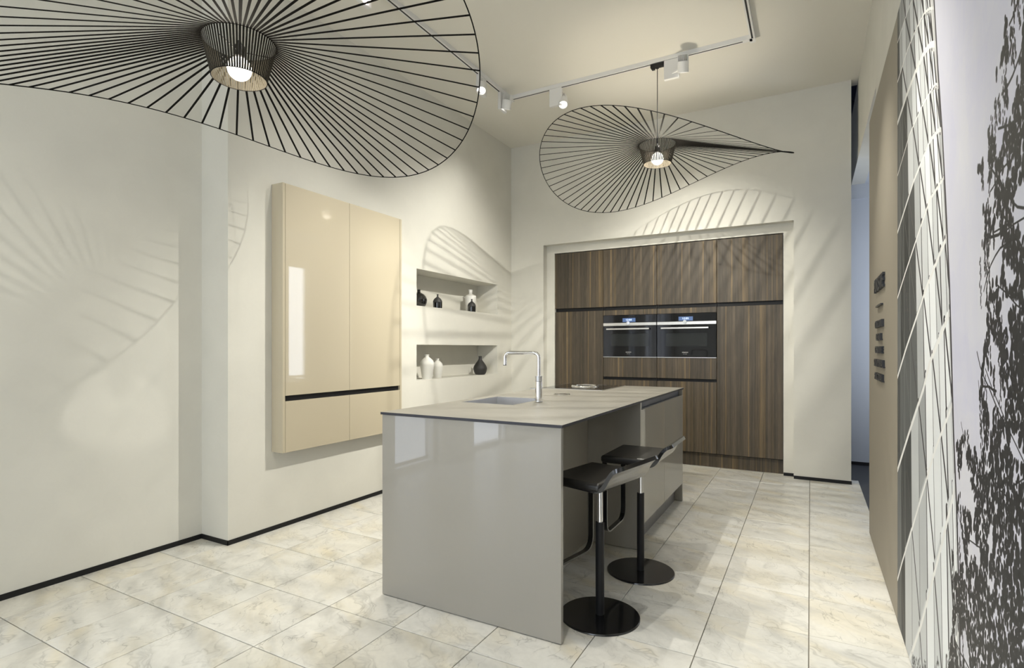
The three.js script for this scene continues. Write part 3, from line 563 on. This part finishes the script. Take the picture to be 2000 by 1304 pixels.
{
  const MW = 2.40, MH = 2.70, cw = 1820, ch = 2048, cv = document.createElement('canvas'); cv.width = cw; cv.height = ch; const c = cv.getContext('2d');
  const X = (s) => s / MW * cw, Y = (y) => (1 - y / MH) * ch, px = cw / MW;
  const poly = (pts, close) => { c.beginPath(); pts.forEach(([s, y], i) => i ? c.lineTo(X(s), Y(y)) : c.moveTo(X(s), Y(y))); if (close) c.closePath(); };
  const line = (pts, w, col) => { poly(pts); c.lineWidth = w * px; c.strokeStyle = col; c.lineJoin = c.lineCap = 'round'; c.stroke(); };
  c.fillStyle = 'rgb(212,212,221)'; c.fillRect(0, 0, cw, ch);
  for (let i = 0; i < 240; i++) { c.fillStyle = `rgba(${rnd() < 0.5 ? '198,200,218' : '230,230,233'},0.05)`; c.beginPath(); c.ellipse(X(range(0.7, MW)), Y(range(0, MH)), range(40, 240), range(60, 420), range(-0.4, 0.4), 0, 7); c.fill(); }
  // round glass tower: outline, panes, bands
  const edge = [[0.70, 2.7], [0.81, 2.308], [0.872, 2.056], [0.931, 1.85], [0.98, 1.629], [1.026, 1.391], [1.051, 1.192], [1.075, 0.985], [1.111, 0.788], [1.134, 0.594], [1.15, 0.383], [1.16, 0]];
  const xe = (y) => { for (let i = 1; i < edge.length; i++) if (y >= edge[i][1]) { const [a, b] = [edge[i - 1], edge[i]]; return b[0] + (a[0] - b[0]) * (y - b[1]) / (a[1] - b[1]); } return 1.16; };
  poly([[0, 2.7], ...edge, [0, 0]], true); c.fillStyle = 'rgb(214,214,212)'; c.fill(); c.save(); c.clip();
  const bands = [[[0, 2.571], [0.179, 2.564], [0.357, 2.547], [0.66, 2.47], [0.80, 2.40]], [[0, 2.396], [0.284, 2.404], [0.47, 2.383], [0.648, 2.352], [0.735, 2.319], [0.82, 2.275]], [[0, 2.213], [0.259, 2.231], [0.47, 2.232], [0.648, 2.219], [0.752, 2.193], [0.822, 2.162], [0.88, 2.11]], [[0, 1.98], [0.333, 2.048], [0.63, 2.053], [0.831, 2.033], [0.92, 1.99]], [[0, 1.728], [0.426, 1.839], [0.752, 1.885], [0.89, 1.871], [0.97, 1.84]], [[0, 1.437], [0.243, 1.527], [0.553, 1.632], [0.752, 1.696], [0.98, 1.71]], [[0, 1.085], [0.243, 1.211], [0.671, 1.409], [0.926, 1.506], [1.03, 1.54]], [[0, 0.672], [0.31, 0.874], [0.635, 1.077], [0.733, 1.161], [1.063, 1.33]], [[0, 0.185], [0.139, 0.311], [0.413, 0.543], [0.835, 0.903], [1.09, 1.08]], [[0.20, -0.12], [0.337, 0.0], [0.594, 0.255], [0.923, 0.633], [1.11, 0.86]], [[0.7, -0.12], [0.86, 0.1], [1.15, 0.5]]];
  const at = (b, s) => { for (let i = 1; i < b.length; i++) if (s <= b[i][0] || i === b.length - 1) { const [p, q] = [b[i - 1], b[i]]; return p[1] + (q[1] - p[1]) * (s - p[0]) / (q[0] - p[0]); } };
  const qs = [0, 0.10, 0.2, 0.34, 0.48, 0.6, 0.7, 0.79, 0.86, 0.92, 0.96, 1.0];
  for (let k = 0; k <= bands.length; k++) for (let q = 0; q < qs.length - 1; q++) {
    const up = (s) => k ? at(bands[k - 1], s) : 2.75, dn = (s) => k < bands.length ? at(bands[k], s) : -0.05, ref = Math.max(0, dn(0.4));
    const slant = (y) => xe(Math.max(0, y)) - 0.12 * (y - 1.2) * (1 - 0) * 0.25;
    const s0 = qs[q] * slant(ref), s1 = qs[q + 1] * slant(ref), sh = -0.03 * (qs[q] + 0.4);
    const mid = (up(0.4) + dn(0.4)) / 2, lim = mid > 2.35 ? 0.10 : mid > 1.6 ? 0.12 + (2.35 - mid) * 0.58 : mid > 0.9 ? 0.52 : 0.12 + 0.35 * Math.max(0, mid) / 0.9, dark = (s0 + s1) / 2 < lim;
    const t = dark ? range(42, 112) : qs[q] < 0.5 ? range(165, 232) : range(212, 248);
    c.fillStyle = `rgb(${(t - 3) | 0},${t | 0},${t | 0})`;
    poly([[s0 + sh, up(s0)], [s1 + sh, up(s1)], [s1, dn(s1)], [s0, dn(s0)]], true); c.fill();
    line([[s1 + sh, up(s1)], [s1, dn(s1)]], q === 4 || q === 7 ? 0.026 : 0.014, dark ? 'rgb(150,152,148)' : 'rgb(36,34,38)');
    if (q >= 2 && (q + k) % 2 === 0) line([[s0 + sh, up(s0)], [s1, dn(s1)]], 0.015, 'rgb(44,42,46)');
    if (dark) line([[s0 + sh, up(s0)], [s1, dn(s1)]], 0.004, 'rgb(128,130,126)');
  }
  bands.forEach((b, i) => line(b, [0.006, 0.009, 0.020, 0.008, 0.014, 0.012, 0.016, 0.020, 0.014, 0.018, 0.012][i], 'rgb(240,240,236)'));
  c.restore(); line(edge, 0.016, 'rgb(60,58,62)'); line(edge.map(([s, y]) => [s - 0.02, y]), 0.004, 'rgb(150,148,150)');
  // tree: dark leaves and twigs, thick at the right and below
  const te = [[1.60, 2.7], [1.62, 2.2], [1.565, 1.883], [1.502, 1.857], [1.468, 1.811], [1.45, 1.734], [1.40, 1.72], [1.413, 1.645], [1.32, 1.63], [1.393, 1.6], [1.441, 1.546], [1.351, 1.524], [1.372, 1.462], [1.31, 1.421], [1.383, 1.356], [1.403, 1.265], [1.362, 1.197], [1.352, 1.128], [1.224, 1.005], [1.115, 0.958], [1.161, 0.853], [1.115, 0.786], [1.065, 0.686], [1.075, 0.502], [1.023, 0.332], [0.9, 0]];
  const tx = (y) => { for (let i = 1; i < te.length; i++) if (y >= te[i][1]) { const [a, b] = [te[i - 1], te[i]]; return b[0] + (a[0] - b[0]) * (y - b[1]) / (a[1] - b[1]); } return 0.9; };
  const ink = () => { const v = range(32, 46) | 0; return `rgb(${v},${v},${v + 2})`; };
  const leaf = (s, y, r, a) => { c.fillStyle = ink(); c.beginPath(); c.ellipse(X(s), Y(y), r * px, r * 0.55 * px, a, 0, 7); c.fill(); };
  const twig = (s, y, a, L, w) => { let x = s, yy = y, an = a; const pts = [[x, yy]]; const n = 7; for (let i = 0; i < n; i++) { an += range(-0.28, 0.28); x += Math.cos(an) * L / n; yy += Math.sin(an) * L / n; pts.push([x, yy]); } line(pts, w, 'rgb(38,38,40)'); return pts; };
  for (let i = 0; i < 70; i++) { const y = range(0, 2.6), s0 = tx(y) + range(0.1, 0.9); twig(s0, y, Math.PI + range(-1.1, 0.9), Math.min(range(0.15, 0.5), s0 - tx(y)), range(0.003, 0.007)); }
  let made = 0;
  for (let i = 0; i < 90000 && made < 30000; i++) {
    const y = range(-0.02, 2.72), e = tx(y), s = range(0.88, MW), d = s - e; if (d < -0.01) continue;
    const cl = fbm(s * 9 + 3, y * 7 + 5, 512, 512, 200, 3), cl2 = fbm(s * 26, y * 20, 512, 512, 300, 2);
    const thick = Math.min(1, 0.40 + d * 0.95 + (y < 1 ? 0.16 : 0));
    if (cl * 0.55 + cl2 * 0.45 > 0.345 + thick * 0.36) continue;
    leaf(s, y, range(0.006, 0.013), range(-2.0, -0.8)); made++;
  }
  // hanging sprays along the edge and the low shrub
  for (let i = 0; i < 46; i++) { const y = range(0.5, 2.0), s = tx(y) + range(-0.005, 0.10), L = range(0.05, 0.14); for (let k = 0; k < 16; k++) leaf(s + range(-0.007, 0.007) + k * 0.0006, y - L * k / 16, range(0.004, 0.008), range(-2, -1)); }
  for (let i = 0; i < 64; i++) { const s = range(0.40, 1.12), h = 0.05 + 0.42 * Math.pow((s - 0.36) / 0.76, 1.3) * range(0.5, 1); for (let y = 0; y < h; y += 0.009) if (rnd() < 0.75) leaf(s + range(-0.012, 0.012) + y * 0.05, y, range(0.004, 0.009), range(-2, -1)); }
  const t = new THREE.CanvasTexture(cv); t.colorSpace = THREE.SRGBColorSpace; t.anisotropy = 8;
  const panel = thing('photo_mural', 'black and white photo mural of a glass tower and a tree', 'mural', [XP, 0, -2.93]);
  mesh('board', box(0.0005, XB - XP - 0.001, 0.012, MH, 0, MW), M.white, panel);
  const g = new THREE.PlaneGeometry(MW, MH - 0.012); g.rotateY(-Math.PI / 2); g.translate(-0.0005, (MH + 0.012) / 2, MW / 2);
  mesh('print', g, std([0.92, 0.92, 0.92], 0.55, { map: t }), panel);
}
scene.traverse(o => { if (o.isMesh) { o.castShadow = true; o.receiveShadow = true; } });
renderer.render(scene, camera);
